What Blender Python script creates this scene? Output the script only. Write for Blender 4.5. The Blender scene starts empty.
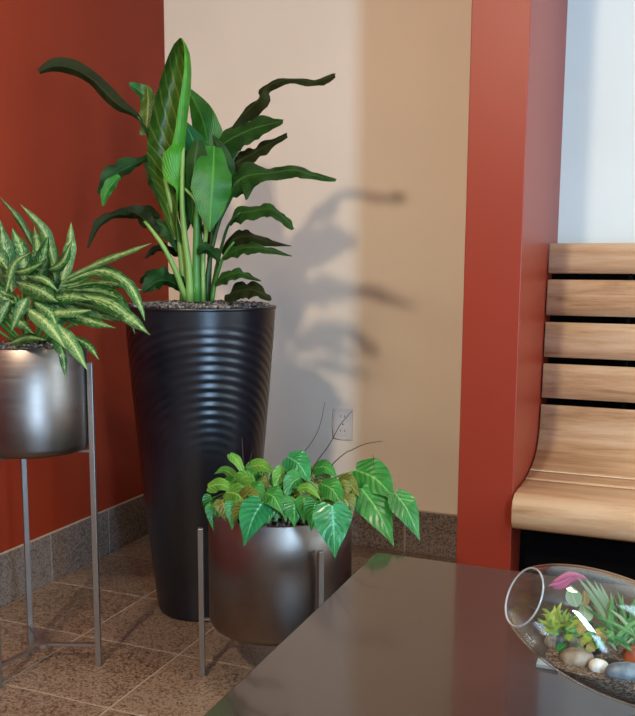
import bpy, bmesh, math, random
from mathutils import Vector, Matrix, noise
random.seed(7)
S = bpy.context.scene
COL = S.collection
PI = math.pi

# ------------------------------------------------------------------ camera
CAM = Vector((0, 0, 1.0))
R_ = Vector((0.92677992, 0.37555283, 0.00624981))
U_ = Vector((-0.0562076, 0.12221734, 0.9909105))
F_ = Vector((-0.37137541, 0.91870724, -0.1343775))
FPX, CX, CY = 865.68, 319.8, 387.7
cd = bpy.data.cameras.new('camera'); cam = bpy.data.objects.new('camera', cd); COL.objects.link(cam)
cd.lens = FPX / 716 * 36; cd.sensor_width = 36
cd.shift_x = -(CX - 317.5) / 716; cd.shift_y = (CY - 358) / 716
cd.clip_start = .02
cam.matrix_world = Matrix(((R_.x, U_.x, -F_.x, CAM.x), (R_.y, U_.y, -F_.y, CAM.y), (R_.z, U_.z, -F_.z, CAM.z), (0, 0, 0, 1)))
S.camera = cam

# ------------------------------------------------------------------ world, lights, exposure
S.view_settings.view_transform = 'Standard'; S.view_settings.look = 'None'
S.view_settings.exposure = 0.0; S.view_settings.gamma = 1.0; S.view_settings.use_curve_mapping = False
w = bpy.data.worlds.new('sky'); S.world = w; w.use_nodes = True
w.node_tree.nodes['Background'].inputs[0].default_value = (.62, .80, 1.0, 1)
w.node_tree.nodes['Background'].inputs[1].default_value = 1.6

def area(name, loc, aim, sx, sy, power, col, spread=PI):
    l = bpy.data.lights.new(name, 'AREA'); l.shape = 'RECTANGLE'; l.size = sx; l.size_y = sy
    l.energy = power; l.color = col; l.spread = spread
    o = bpy.data.objects.new(name, l); COL.objects.link(o); o.location = loc
    o.rotation_euler = (Vector(aim) - Vector(loc)).to_track_quat('-Z', 'Y').to_euler()
    return o
def lamp(name, loc, power, col, rad, aim=None, ang=2.6):
    l = bpy.data.lights.new(name, 'SPOT'); l.energy = power; l.color = col; l.shadow_soft_size = rad
    l.spot_size = ang; l.spot_blend = .6
    o = bpy.data.objects.new(name, l); COL.objects.link(o); o.location = loc
    if aim: o.rotation_euler = (Vector(aim) - Vector(loc)).to_track_quat('-Z', 'Y').to_euler()
    return o
WARM = (1.0, .81, .60); DAY = (.42, .68, 1.0)
lamp('ceiling_lamp_or_fill', (-.72, -.95, 2.50), 240, WARM, .10, (-.9, 2.2, .9), 1.9)
lamp('ceiling_lamp_or_fill', (.9, .9, 2.62), 95, WARM, .12)  # added unseen fill lamp, lifts the general brightness
lamp('ceiling_lamp_or_fill', (-1.2, .9, 2.62), 34, WARM, .12)  # another added fill lamp, out of view near the red wall
area('daylight_front', (2.22, -1.55, 1.35), (-1.0, 2.6, .9), .40, 1.9, 235, DAY)
area('daylight_side', (2.30, 1.75, 1.55), (-.4, 2.3, .9), 1.2, 1.6, 42, (.62, .86, 1.0))

# ------------------------------------------------------------------ helpers
def ray(x, y): return F_ + R_ * ((x - CX) / FPX) - U_ * ((y - CY) / FPX)
def at(x, y, Y):                       # point of the world plane y=Y
    d = ray(x, y); return CAM + d * (Y / d.y)
def deep(x, y, D): return CAM + ray(x, y) * D
def lin(h):
    h = h.lstrip('#'); c = [int(h[i:i+2], 16) / 255 for i in (0, 2, 4)]
    return tuple((v / 12.92 if v <= .04045 else ((v + .055) / 1.055) ** 2.4) for v in c) + (1,)

def obj(name, bm, mat, parent=None, smooth=False, world=True):
    me = bpy.data.meshes.new(name)
    if isinstance(bm, tuple): me.from_pydata(*bm)
    else:
        bm.normal_update(); bm.to_mesh(me); bm.free()
    return obm(name, me, mat, parent, smooth)
def obm(name, me, mat, parent=None, smooth=False):
    if mat and not me.materials: me.materials.append(mat)
    if smooth:
        for p in me.polygons: p.use_smooth = True
    o = bpy.data.objects.new(name, me); COL.objects.link(o)
    if parent:
        o.parent = parent; o.matrix_parent_inverse = Matrix.Translation(-wloc(parent))
    return o
def wloc(o):
    v = Vector((0, 0, 0))
    if o.type == 'EMPTY': v = o.location.copy()
    return v
def thing(name, label, cat, loc, group=None):
    o = bpy.data.objects.new(name, None); COL.objects.link(o); o.location = loc
    o.empty_display_size = .05
    o['label'] = label; o['category'] = cat
    if group: o['group'] = group
    return o
def tag(o, label, cat, group=None):
    o['label'] = label; o['category'] = cat
    if group: o['group'] = group
    return o
def struct(o): o['kind'] = 'structure'; return o

def box(bm, c, s, rot=None, bev=0):
    m = Matrix.Translation(Vector(c)) @ (rot.to_4x4() if rot else Matrix()) @ Matrix.Diagonal((*s, 1))
    r = bmesh.ops.create_cube(bm, size=1, matrix=m)
    if bev:
        es = list({e for v in r['verts'] for e in v.link_edges})
        bmesh.ops.bevel(bm, geom=es, offset=bev, segments=2, affect='EDGES', profile=.5)
def bxo(name, c, s, mat, parent=None, bev=0, rot=None):
    bm = bmesh.new(); box(bm, c, s, rot, bev); return obj(name, bm, mat, parent)
def spl(pts, n):                       # Catmull-Rom resample (tuples of any length)
    P = [Vector(p) for p in pts]; out = []
    if len(P) == 2: return [P[0].lerp(P[1], i / (n - 1)) for i in range(n)]
    P = [2 * P[0] - P[1]] + P + [2 * P[-1] - P[-2]]
    m = len(P) - 3
    for i in range(n):
        t = i / (n - 1) * m; k = min(int(t), m - 1); f = t - k
        a, b, c, d = P[k:k+4]
        out.append(.5 * ((2*b) + (c - a)*f + (2*a - 5*b + 4*c - d)*f*f + (3*b - a - 3*c + d)*f**3))
    return out
def interp(vals, t):
    m = len(vals) - 1; x = t * m; k = min(int(x), m - 1); f = x - k
    return vals[k] * (1 - f) + vals[k+1] * f
def tube(bm, pts, rads, seg=8):
    rings = []
    n = len(pts); up = None
    for i, p in enumerate(pts):
        t = (pts[min(i+1, n-1)] - pts[max(i-1, 0)]).normalized()
        if up is None: up = t.orthogonal().normalized()
        up = (up - t * up.dot(t)).normalized(); sd = t.cross(up)
        r = interp(rads, i / (n - 1)) if len(rads) > 1 else rads[0]
        rings.append([bm.verts.new(p + (up * math.cos(a) + sd * math.sin(a)) * r) for a in (2*PI*k/seg for k in range(seg))])
    for a, b in zip(rings, rings[1:]):
        for k in range(seg): bm.faces.new((a[k], a[(k+1) % seg], b[(k+1) % seg], b[k]))
    bm.faces.new(rings[0][::-1]); bm.faces.new(rings[-1])
def lathe(bm, prof, c, seg=64, cap0=True, cap1=True):
    rings = [[bm.verts.new((c[0] + r * math.cos(2*PI*k/seg), c[1] + r * math.sin(2*PI*k/seg), z)) for k in range(seg)] for r, z in prof]
    for a, b in zip(rings, rings[1:]):
        for k in range(seg): bm.faces.new((a[k], a[(k+1) % seg], b[(k+1) % seg], b[k]))
    if cap0: bm.faces.new(rings[0][::-1])
    if cap1: bm.faces.new(rings[-1])

# ------------------------------------------------------------------ materials
def mat(name, col, rough=.5, metal=0, spec=.5, nodes=None):
    m = bpy.data.materials.new(name); m.use_nodes = True
    b = m.node_tree.nodes['Principled BSDF']
    b.inputs['Base Color'].default_value = lin(col) if isinstance(col, str) else col
    b.inputs['Roughness'].default_value = rough; b.inputs['Metallic'].default_value = metal
    b.inputs['Specular IOR Level'].default_value = spec
    if nodes: nodes(m.node_tree, b)
    return m
def N(t, ty, **kw):
    n = t.nodes.new(ty)
    for k, v in kw.items():
        if k in n.inputs: n.inputs[k].default_value = v
        else: setattr(n, k, v)
    return n
def L(t, a, b): t.links.new(a, b)
def ramp(t, fac, stops):
    r = t.nodes.new('ShaderNodeValToRGB'); e = r.color_ramp.elements
    while len(e) < len(stops): e.new(.5)
    for i, (p, c) in enumerate(stops): e[i].position = p; e[i].color = lin(c) if isinstance(c, str) else c
    L(t, fac, r.inputs[0]); return r.outputs[0]
def bump(t, b, h, s, d=.01):
    n = N(t, 'ShaderNodeBump', Strength=s, Distance=d); L(t, h, n.inputs['Height']); L(t, n.outputs[0], b.inputs['Normal'])
def coords(t): return t.nodes.new('ShaderNodeTexCoord').outputs['Object']

def paint(name, col, rough=.45, var=.04):
    def f(t, b):
        n = N(t, 'ShaderNodeTexNoise', Scale=220, Detail=3); L(t, coords(t), n.inputs[0])
        n2 = N(t, 'ShaderNodeTexNoise', Scale=1.7, Detail=2); L(t, coords(t), n2.inputs[0])
        c = lin(col); k = 1 - var * 2
        L(t, ramp(t, n2.outputs[0], [(.3, (c[0]*k, c[1]*k, c[2]*k, 1)), (.7, c)]), b.inputs['Base Color'])
        bump(t, b, n.outputs[0], .10, .001)
    return mat(name, col, rough, spec=.25 if rough == .55 else .32, nodes=f)
M = {}
M['red'] = paint('red_paint', '#832c1a', .42)
M['redwall'] = paint('red_wall_paint', '#8c2f17', .55)
M['beige'] = paint('beige_paint', '#e4d5bf', .55)
M['white'] = paint('white_paint', '#cfd6d4', .6)
M['ceil'] = paint('ceiling_paint', '#e6e2da', .8)

def granite(name, c1, c2, c3, rough):
    def f(t, b):
        co = coords(t)
        v = N(t, 'ShaderNodeTexVoronoi', Scale=230); L(t, co, v.inputs['Vector'])
        n = N(t, 'ShaderNodeTexNoise', Scale=110, Detail=5, Roughness=.7); L(t, co, n.inputs[0])
        n2 = N(t, 'ShaderNodeTexNoise', Scale=3, Detail=2); L(t, co, n2.inputs[0])
        s = N(t, 'ShaderNodeSeparateColor'); L(t, v.outputs['Color'], s.inputs[0])
        a = N(t, 'ShaderNodeMath', operation='MULTIPLY_ADD'); L(t, s.outputs[0], a.inputs[0]); a.inputs[1].default_value = .45; L(t, n.outputs[0], a.inputs[2])
        m = N(t, 'ShaderNodeMath', operation='MULTIPLY_ADD'); L(t, n2.outputs[0], m.inputs[0]); m.inputs[1].default_value = .25; L(t, a.outputs[0], m.inputs[2])
        oi = N(t, 'ShaderNodeObjectInfo')
        q = N(t, 'ShaderNodeMath', operation='MULTIPLY_ADD'); L(t, oi.outputs['Random'], q.inputs[0]); q.inputs[1].default_value = .12; L(t, m.outputs[0], q.inputs[2])
        L(t, ramp(t, q.outputs[0], [(.55, c1), (.85, c2), (1.12 if False else 1.0, c3)]), b.inputs['Base Color'])
        bump(t, b, v.outputs['Distance'], .15, .001)
    return mat(name, c2, rough, nodes=f)
M['tile'] = granite('brown_granite_tile', '#32261c', '#6b5746', '#8c7866', .38)
M['basetile'] = granite('grey_granite_tile', '#382f29', '#66594f', '#857870', .36)
M['grout'] = mat('light_grout', '#a09282', .9)

def table_nodes(t, b):
    v = N(t, 'ShaderNodeTexNoise', Scale=260, Detail=3); L(t, coords(t), v.inputs[0])
    L(t, ramp(t, v.outputs[0], [(.35, '#2e2623'), (.7, '#403632')]), b.inputs['Base Color'])
    b.inputs['Coat Weight'].default_value = .5; b.inputs['Coat Roughness'].default_value = .05
M['table'] = mat('polished_dark_stone', '#2b2625', .12, spec=.6, nodes=table_nodes)
M['tablebase'] = mat('dark_wood_base', '#1d1614', .5)

def wood_nodes(t, b):
    co = coords(t)
    mp = N(t, 'ShaderNodeMapping'); mp.inputs['Scale'].default_value = (1.2, 14, 14); L(t, co, mp.inputs[0])
    oi = N(t, 'ShaderNodeObjectInfo'); cm = N(t, 'ShaderNodeCombineXYZ')
    k = N(t, 'ShaderNodeMath', operation='MULTIPLY'); L(t, oi.outputs['Random'], k.inputs[0]); k.inputs[1].default_value = 9
    L(t, k.outputs[0], cm.inputs[0]); L(t, k.outputs[0], cm.inputs[2]); L(t, cm.outputs[0], mp.inputs['Location'])
    n = N(t, 'ShaderNodeTexNoise', Scale=2.2, Detail=6, Roughness=.62, Distortion=.6); L(t, mp.outputs[0], n.inputs[0])
    n3 = N(t, 'ShaderNodeTexNoise', Scale=14, Detail=4, Roughness=.7); L(t, mp.outputs[0], n3.inputs[0])
    a = N(t, 'ShaderNodeMath', operation='MULTIPLY_ADD'); L(t, n3.outputs[0], a.inputs[0]); a.inputs[1].default_value = .35; L(t, n.outputs[0], a.inputs[2])
    a2 = N(t, 'ShaderNodeMath', operation='MULTIPLY_ADD'); L(t, oi.outputs['Random'], a2.inputs[0]); a2.inputs[1].default_value = .08; L(t, a.outputs[0], a2.inputs[2])
    L(t, ramp(t, a2.outputs[0], [(.45, '#9a7856'), (.66, '#c9ab86'), (.85, '#dac4a4')]), b.inputs['Base Color'])
    bump(t, b, n3.outputs[0], .12, .002)
M['oak'] = mat('oiled_oak', '#c29a70', .38, nodes=wood_nodes)
M['black'] = mat('black_metal_and_shade', '#050404', .9, spec=.1)  # near-black, also stands in for the shade under the bench

def steel_nodes(t, b):
    co = coords(t)
    mp = N(t, 'ShaderNodeMapping'); mp.inputs['Scale'].default_value = (2, 2, 160); L(t, co, mp.inputs[0])
    n = N(t, 'ShaderNodeTexNoise', Scale=2, Detail=4); L(t, mp.outputs[0], n.inputs[0])
    n2 = N(t, 'ShaderNodeTexNoise', Scale=6, Detail=3); L(t, co, n2.inputs[0])
    L(t, ramp(t, n2.outputs[0], [(.3, '#6c625b'), (.7, '#877c74')]), b.inputs['Base Color'])
    L(t, ramp(t, n.outputs[0], [(.2, (.26, .26, .26, 1)), (.8, (.40, .40, .40, 1))]), b.inputs['Roughness'])
    b.inputs['Anisotropic'].default_value = .75
    tg = N(t, 'ShaderNodeTangent', direction_type='RADIAL', axis='Z'); L(t, tg.outputs[0], b.inputs['Tangent'])
M['steel'] = mat('brushed_gunmetal', '#7c7672', .33, metal=1.0, nodes=steel_nodes)
M['rod'] = mat('grey_metal_rod', '#98938f', .38, metal=.9)
M['blackpot'] = mat('black_ribbed_resin', '#10131a', .33, spec=.6)
def gravel_nodes(t, b):
    v = N(t, 'ShaderNodeTexVoronoi', Scale=120); L(t, coords(t), v.inputs['Vector'])
    s = N(t, 'ShaderNodeSeparateColor'); L(t, v.outputs['Color'], s.inputs[0])
    L(t, ramp(t, s.outputs[0], [(.1, '#272423'), (.6, '#57524f'), (.95, '#8d8780')]), b.inputs['Base Color'])
M['gravel'] = mat('grey_gravel', '#8a8580', .8, nodes=gravel_nodes)
M['soil'] = mat('dark_soil', '#2a1d15', .95)
M['plastic'] = mat('white_plastic', '#cdc4ba', .35)
M['slot'] = mat('dark_slot', '#1b1b1c', .6)
M['twig'] = mat('dry_twig', '#3c3130', .8)

def leafmat(name, dark, light, vein, vscale=26, vamt=.35, rough=.36, trans=.15, spots=False, spec=.4):
    def f(t, b):
        uv = t.nodes.new('ShaderNodeTexCoord').outputs['UV']
        sp = N(t, 'ShaderNodeSeparateXYZ'); L(t, uv, sp.inputs[0])
        ab = N(t, 'ShaderNodeMath', operation='ABSOLUTE'); L(t, sp.outputs[0], ab.inputs[0])   # |u| 0 midrib .. 1 edge
        # side veins: slanted stripes
        ph = N(t, 'ShaderNodeMath', operation='MULTIPLY_ADD'); L(t, ab.outputs[0], ph.inputs[0]); ph.inputs[1].default_value = -.28; L(t, sp.outputs[1], ph.inputs[2])
        sc = N(t, 'ShaderNodeMath', operation='MULTIPLY'); L(t, ph.outputs[0], sc.inputs[0]); sc.inputs[1].default_value = vscale * 2 * PI
        sn = N(t, 'ShaderNodeMath', operation='SINE'); L(t, sc.outputs[0], sn.inputs[0])
        n = N(t, 'ShaderNodeTexNoise', Scale=30, Detail=3); L(t, coords(t), n.inputs[0])
        base = ramp(t, n.outputs[0], [(.3, dark), (.72, light)])
        if spots:
            # feathered pale centre: noise stretched along veins, stronger near midrib
            mp = N(t, 'ShaderNodeCombineXYZ'); L(t, ab.outputs[0], mp.inputs[0]); L(t, ph.outputs[0], mp.inputs[1])
            oi = N(t, 'ShaderNodeObjectInfo'); L(t, oi.outputs['Random'], mp.inputs[2])
            mm = N(t, 'ShaderNodeMapping'); mm.inputs['Scale'].default_value = (6, 44, 40); L(t, mp.outputs[0], mm.inputs[0])
            nn = N(t, 'ShaderNodeTexNoise', Scale=1, Detail=4, Roughness=.7); L(t, mm.outputs[0], nn.inputs[0])
            wv = N(t, 'ShaderNodeMath', operation='MULTIPLY_ADD'); L(t, ab.outputs[0], wv.inputs[0]); wv.inputs[1].default_value = -.20; L(t, nn.outputs[0], wv.inputs[2])
            fac = ramp(t, wv.outputs[0], [(.44, (0, 0, 0, 1)), (.50, (1, 1, 1, 1))])
            mx = N(t, 'ShaderNodeMix', data_type='RGBA'); L(t, fac, mx.inputs[0]); L(t, base, mx.inputs[6]); mx.inputs[7].default_value = lin(vein); base = mx.outputs[2]
        else:
            fac = ramp(t, sn.outputs[0], [(.75, (0, 0, 0, 1)), (1, (vamt, vamt, vamt, 1))])
            mx = N(t, 'ShaderNodeMix', data_type='RGBA'); L(t, fac, mx.inputs[0]); L(t, base, mx.inputs[6]); mx.inputs[7].default_value = lin(vein); base = mx.outputs[2]
        mr = ramp(t, ab.outputs[0], [(.03, (.85, .85, .85, 1)), (.08, (0, 0, 0, 1))])
        mx = N(t, 'ShaderNodeMix', data_type='RGBA'); L(t, mr, mx.inputs[0]); L(t, base, mx.inputs[6]); mx.inputs[7].default_value = lin(vein)
        L(t, mx.outputs[2], b.inputs['Base Color'])
        bump(t, b, sn.outputs[0], .35, .0012)
        if trans:
            tr = N(t, 'ShaderNodeBsdfTranslucent'); L(t, mx.outputs[2], tr.inputs[0])
            ms = N(t, 'ShaderNodeMixShader'); ms.inputs[0].default_value = trans
            L(t, b.outputs[0], ms.inputs[1]); L(t, tr.outputs[0], ms.inputs[2])
            L(t, ms.outputs[0], t.nodes['Material Output'].inputs[0])
    return mat(name, dark, rough, spec=spec, nodes=f)
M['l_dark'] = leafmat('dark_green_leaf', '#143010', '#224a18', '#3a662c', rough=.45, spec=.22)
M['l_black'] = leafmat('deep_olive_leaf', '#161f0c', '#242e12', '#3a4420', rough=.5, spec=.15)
M['l_mid'] = leafmat('mid_green_leaf', '#1c5a14', '#2a741c', '#4a9434')
M['l_bright'] = leafmat('bright_green_leaf', '#34801c', '#4a9a2a', '#6cb440', trans=.2)
M['l_inside'] = leafmat('olive_green_leaf', '#2c5018', '#456c22', '#9a9a48', vscale=14, vamt=.4, trans=.25)
M['l_teal'] = leafmat('glossy_bluegreen_leaf', '#1c5c2c', '#2a783e', '#54a064', rough=.3)
M['l_var'] = leafmat('variegated_leaf', '#0c3c16', '#1a5c20', '#9cbc78', spots=True)
M['l_var2'] = leafmat('pale_variegated_leaf', '#245a30', '#4a7c40', '#b4c480', spots=True)
M['h_green'] = leafmat('heart_leaf_green', '#206424', '#348436', '#64a850', vscale=7, rough=.28, vamt=.2)
M['h_teal'] = leafmat('heart_leaf_bluegreen', '#206a38', '#308a4c', '#5cae74', vscale=7, rough=.24, vamt=.2)
M['h_lime'] = leafmat('heart_leaf_lime', '#3f7c2a', '#629a38', '#94bc60', vscale=7, rough=.32, vamt=.3)
M['h_olive'] = leafmat('heart_leaf_olive', '#4a5a24', '#6c7830', '#98a04c', vscale=7, rough=.35)
M['stem_pale'] = mat('pale_green_stem', '#6f9648', .45)
M['stem_green'] = mat('green_stem', '#3f7a32', .45)
M['stem_dark'] = mat('dark_green_stem', '#2a4a24', .5)

# ------------------------------------------------------------------ room shell
XL, YB, XR, YF, H = -1.80, 2.90, 2.15, -2.6, 2.75
PX0, PX1, PYF, YRC = -.476, -.338, 2.115, 2.79
struct(bxo('wall_left', (XL - .07, (YF + YB) / 2, H / 2), (.116, YB - YF + .2, H), M['redwall']))
struct(bxo('wall_back', ((XL + PX0) / 2 - .05, YB + .062, H / 2), (PX0 - XL + .1, .1, H), M['beige']))
struct(bxo('pillar', ((PX0 + PX1) / 2, (PYF + YB + .1) / 2, H / 2), (PX1 - PX0, YB + .1 - PYF, H), M['red'], bev=.002))
struct(bxo('wall_recess', ((PX1 + XR) / 2, YRC + .05, H / 2), (XR - PX1 + .1, .1, H), M['white']))
struct(bxo('wall_front', ((XL + XR) / 2, YF - .05, H / 2), (XR - XL + .2, .1, H), M['beige']))
struct(bxo('ceiling', ((XL + XR) / 2, (YF + YB) / 2, H + .05), (XR - XL + .4, YB - YF + .4, .1), M['ceil']))
# right wall with its two window openings
bm = bmesh.new()
ops = [(-1.75, -1.35, .35, 2.35), (1.1, 2.4, .7, 2.4)]
ys = [YF - .1] + [v for o in ops for v in o[:2]] + [YRC + .1]
for i in range(0, len(ys), 2): box(bm, (XR + .05, (ys[i] + ys[i+1]) / 2, H / 2), (.1, ys[i+1] - ys[i], H))
for y0, y1, z0, z1 in ops:
    box(bm, (XR + .05, (y0 + y1) / 2, z0 / 2), (.1, y1 - y0, z0)); box(bm, (XR + .05, (y0 + y1) / 2, (z1 + H) / 2), (.1, y1 - y0, H - z1))
struct(obj('wall_right', bm, M['beige']))
for k, (y0, y1, z0, z1) in enumerate(ops):
    bm = bmesh.new(); t = .04
    for c, s in (((XR + .05, y0 + t/2, (z0+z1)/2), (.06, t, z1-z0)), ((XR + .05, y1 - t/2, (z0+z1)/2), (.06, t, z1-z0)),
                 ((XR + .05, (y0+y1)/2, z0 + t/2), (.06, y1-y0-2*t, t)), ((XR + .05, (y0+y1)/2, z1 - t/2), (.06, y1-y0-2*t, t))):
        box(bm, c, s)
    struct(obj('window_%d' % (k+1), bm, M['plastic']))

# floor: grout bed with single tiles where the camera sees them
FL = struct(bxo('floor', ((XL + XR) / 2, (YF + YB) / 2, -.027), (XR - XL + .3, YB - YF + .3, .05), M['grout']))
xs = [XL + .002] + [-1.456 + .3085 * k for k in range(0, 12)]
yy = [1.557 + .3045 * k for k in range(-14, 5)] + [YB + .0]
tm = {}
for i in range(len(xs) - 1):
    for j in range(len(yy) - 1):
        sx, sy = round(xs[i+1] - xs[i] - .006, 4), round(yy[j+1] - yy[j] - .006, 4)
        if sx < .02 or sy < .02: continue
        if (sx, sy) not in tm:
            bm = bmesh.new()
            box(bm, (0, 0, 0), (sx, sy, .008))
            bmesh.ops.bevel(bm, geom=[e for e in bm.edges if all(v.co.z > 0 for v in e.verts)], offset=.0012, segments=1, affect='EDGES')
            me = bpy.data.meshes.new('tile'); bm.to_mesh(me); bm.free(); me.materials.append(M['tile']); tm[(sx, sy)] = me
        o = bpy.data.objects.new('tile', tm[(sx, sy)]); COL.objects.link(o); o.parent = FL
        o.location = ((xs[i] + xs[i+1]) / 2, (yy[j] + yy[j+1]) / 2, -.004 + random.uniform(-.0002, .0002))
# baseboards of the same stone
BL = struct(bxo('baseboard_left', (XL - .005, (YF + YB) / 2, .080), (.010, YB - YF, .160), M['grout']))
y = 2.471 + .309
cuts = [YB - .01, 2.780]
while cuts[-1] > -1.2: cuts.append(cuts[-1] - .309)
for a, b in zip(cuts[1:], cuts): bxo('tile', (XL - .003, (a + b) / 2, .079), (.010, b - a - .006, .158), M['basetile'], BL, bev=.001)
BB = struct(bxo('baseboard_back', ((XL + PX0) / 2, YB + .005, .078), (PX0 - XL, .010, .156), M['grout']))
c = [PX0, -.533] + [-.84 - .309 * k for k in range(0, 4)]
c = [v for v in c if v > XL] + [XL]
for b, a in zip(c, c[1:]): bxo('tile', ((a + b) / 2, YB + .003, .077), (b - a - .006, .010, .154), M['basetile'], BB, bev=.001)

# ceiling trim rings: a downlight, then rings added for the fill lamps
for x, y, lab in ((-.72, -.95, 'round recessed ceiling downlight behind the viewer, above the left side'), (.9, .9, 'added ceiling ring for the fill lamp above the dark table'), (-1.2, .9, 'added ceiling ring for the fill lamp nearest the red left wall')):
    t = thing('downlight_or_fill_ring', lab, 'ceiling light', (x, y, H), 'recessed ceiling downlights')
    bm = bmesh.new(); lathe(bm, [(.075, H - .001), (.105, H - .001), (.105, H - .012), (.085, H - .016), (.075, H - .012)], (x, y), 32, False, False); obj('trim_ring', bm, M['plastic'], t, True)

# ------------------------------------------------------------------ wall outlet
OC = at(343.5, 424, YB + .012)
t = thing('wall_outlet', 'white duplex power outlet low on the beige wall behind the twigs', 'outlet', (OC.x, OC.y, OC.z))
bxo('cover_plate', (OC.x, YB + .009, OC.z), (.072, .006, .116), M['plastic'], t, bev=.0015)
for s in (-1, 1):
    r = bxo('receptacle', (OC.x, YB + .005, OC.z + s * .0265), (.034, .004, .030), M['plastic'], t, bev=.001)
    for dx, h in ((-.007, .009), (.007, .008)):
        bxo('slot', (OC.x + dx, YB + .0028, OC.z + s * .0265 + .003), (.0022, .001, h), M['slot'], r)
bxo('screw', (OC.x, YB + .0055, OC.z), (.005, .002, .005), M['slot'], t)

# ------------------------------------------------------------------ oak bench
bx0, bx1 = PX1 + .004, 1.35
bench = thing('slatted_bench', 'pale oak slatted bench with a curved back beside the red pillar', 'bench', ((bx0 + bx1) / 2, 2.4, 0))
def slat(prof, th=.022, name='slat', inset=0):
    # prof: (y,z) polyline of the sitting side; thickness is laid behind it
    P = [Vector((0, *p)) for p in prof]; n = len(P); back = []
    for i in range(n):
        t = (P[min(i+1, n-1)] - P[max(i-1, 0)]).normalized(); back.append(P[i] + Vector((0, -t.z, t.y)) * th)
    bm = bmesh.new(); loop = P + back[::-1]
    # make sure the back lies on the far/lower side
    A = [bm.verts.new((bx0 + inset, p.y, p.z)) for p in loop]; B = [bm.verts.new((bx1, p.y, p.z)) for p in loop]
    m = len(loop)
    for i in range(m): bm.faces.new((A[i], A[(i+1) % m], B[(i+1) % m], B[i]))
    bm.faces.new(A[::-1]); bm.faces.new(B)
    bmesh.ops.recalc_face_normals(bm, faces=bm.faces)
    es = [e for e in bm.edges if len(e.link_faces) == 2 and e.calc_face_angle() > .9]
    bmesh.ops.bevel(bm, geom=es, offset=.0016, segments=2, affect='EDGES')
    o = obj(name, bm, M['oak'], bench)
    for p in o.data.polygons: p.use_smooth = abs(p.normal.x) < .5
    return o
def yb(z):                                     # line of the backrest
    return 2.535 + (z - .62) * .09 + .05 * max(0, z - .9) ** 1.5
for z1, z0 in ((1.081, .997), (.978, .877), (.857, .757), (.738, .640)):
    slat([(yb(z1 - (z1 - z0) * k / 3), z1 - (z1 - z0) * k / 3) for k in range(4)])
curve = spl([(2.531, .620, 0), (2.527, .575, 0), (2.498, .512, 0), (2.43, .477, 0), (2.34, .461, 0), (2.24, .456, 0), (2.13, .459, 0)], 121)
def cut(a, b): return [(p.x, p.y) for p in curve[a:b+1]]
slat(cut(0, 75)[::3] + [cut(75, 75)[0]])
slat(cut(76, 91)[::3])
nose = [(p.x, p.y) for p in curve[93:114:3]] + [(2.108, .457), (2.088, .446), (2.078, .428), (2.080, .396), (2.090, .377), (2.108, .369)]
slat(nose, th=.030)
# steel carcase: end frame plates under / behind the slats
fr = spl([(2.575, 1.03, 0), (2.565, .62, 0), (2.54, .53, 0), (2.46, .44, 0), (2.30, .425, 0), (2.15, .425, 0)], 24)
for x in (-.115, .55, 1.25):
    bm = bmesh.new(); f0 = [Vector((x, p.x, p.y)) for p in fr]
    bk = [Vector((x, p.y + .045 if False else p.y, p.z)) for p in f0]
    A = []; B = []
    for i, p in enumerate(f0):
        t = (f0[min(i+1, 23)] - f0[max(i-1, 0)]).normalized(); nrm = Vector((0, -t.z, t.y))
        A.append(p + nrm * .004); B.append(p + nrm * .045)
    for dx in (0,):
        va = [bm.verts.new(p) for p in A]; vb = [bm.verts.new(p) for p in B]
        va2 = [bm.verts.new(p + Vector((.008, 0, 0))) for p in A]; vb2 = [bm.verts.new(p + Vector((.008, 0, 0))) for p in B]
        for i in range(23):
            bm.faces.new((va[i], va[i+1], vb[i+1], vb[i])); bm.faces.new((va2[i], vb2[i], vb2[i+1], va2[i+1]))
            bm.faces.new((va[i], va2[i], va2[i+1], va[i+1])); bm.faces.new((vb[i], vb[i+1], vb2[i+1], vb2[i]))
        bm.faces.new((va[0], vb[0], vb2[0], va2[0])); bm.faces.new((va[-1], va2[-1], vb2[-1], vb[-1]))
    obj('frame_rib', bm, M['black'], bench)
bxo('under_seat_shade', ((bx0 + bx1) / 2, 2.44, .20), (bx1 - bx0 + .006, .36, .40), M['black'], bench)  # added block, its black colour replaces the shade below the seat
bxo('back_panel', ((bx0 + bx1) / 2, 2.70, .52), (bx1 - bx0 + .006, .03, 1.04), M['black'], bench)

# ------------------------------------------------------------------ dark table
TZ = .45
tx0, tx1, ty0, ty1 = -.512, .62, .30, 1.570
tb = thing('low_table', 'low table with a polished dark stone top in front', 'table', ((tx0 + tx1) / 2, (ty0 + ty1) / 2, 0))
bxo('tabletop', ((tx0 + tx1) / 2, (ty0 + ty1) / 2, TZ - .015), (tx1 - tx0, ty1 - ty0, .030), M['table'], tb, bev=.002)
for x in (tx0 + .12, tx1 - .12):
    for y in (ty0 + .12, ty1 - .12): bxo('leg', (x, y, (TZ - .03) / 2), (.06, .06, TZ - .03), M['tablebase'], tb, bev=.003)
bxo('apron', ((tx0 + tx1) / 2, (ty0 + ty1) / 2, TZ - .06), (tx1 - tx0 - .24, ty1 - ty0 - .24, .06), M['tablebase'], tb)

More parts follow.
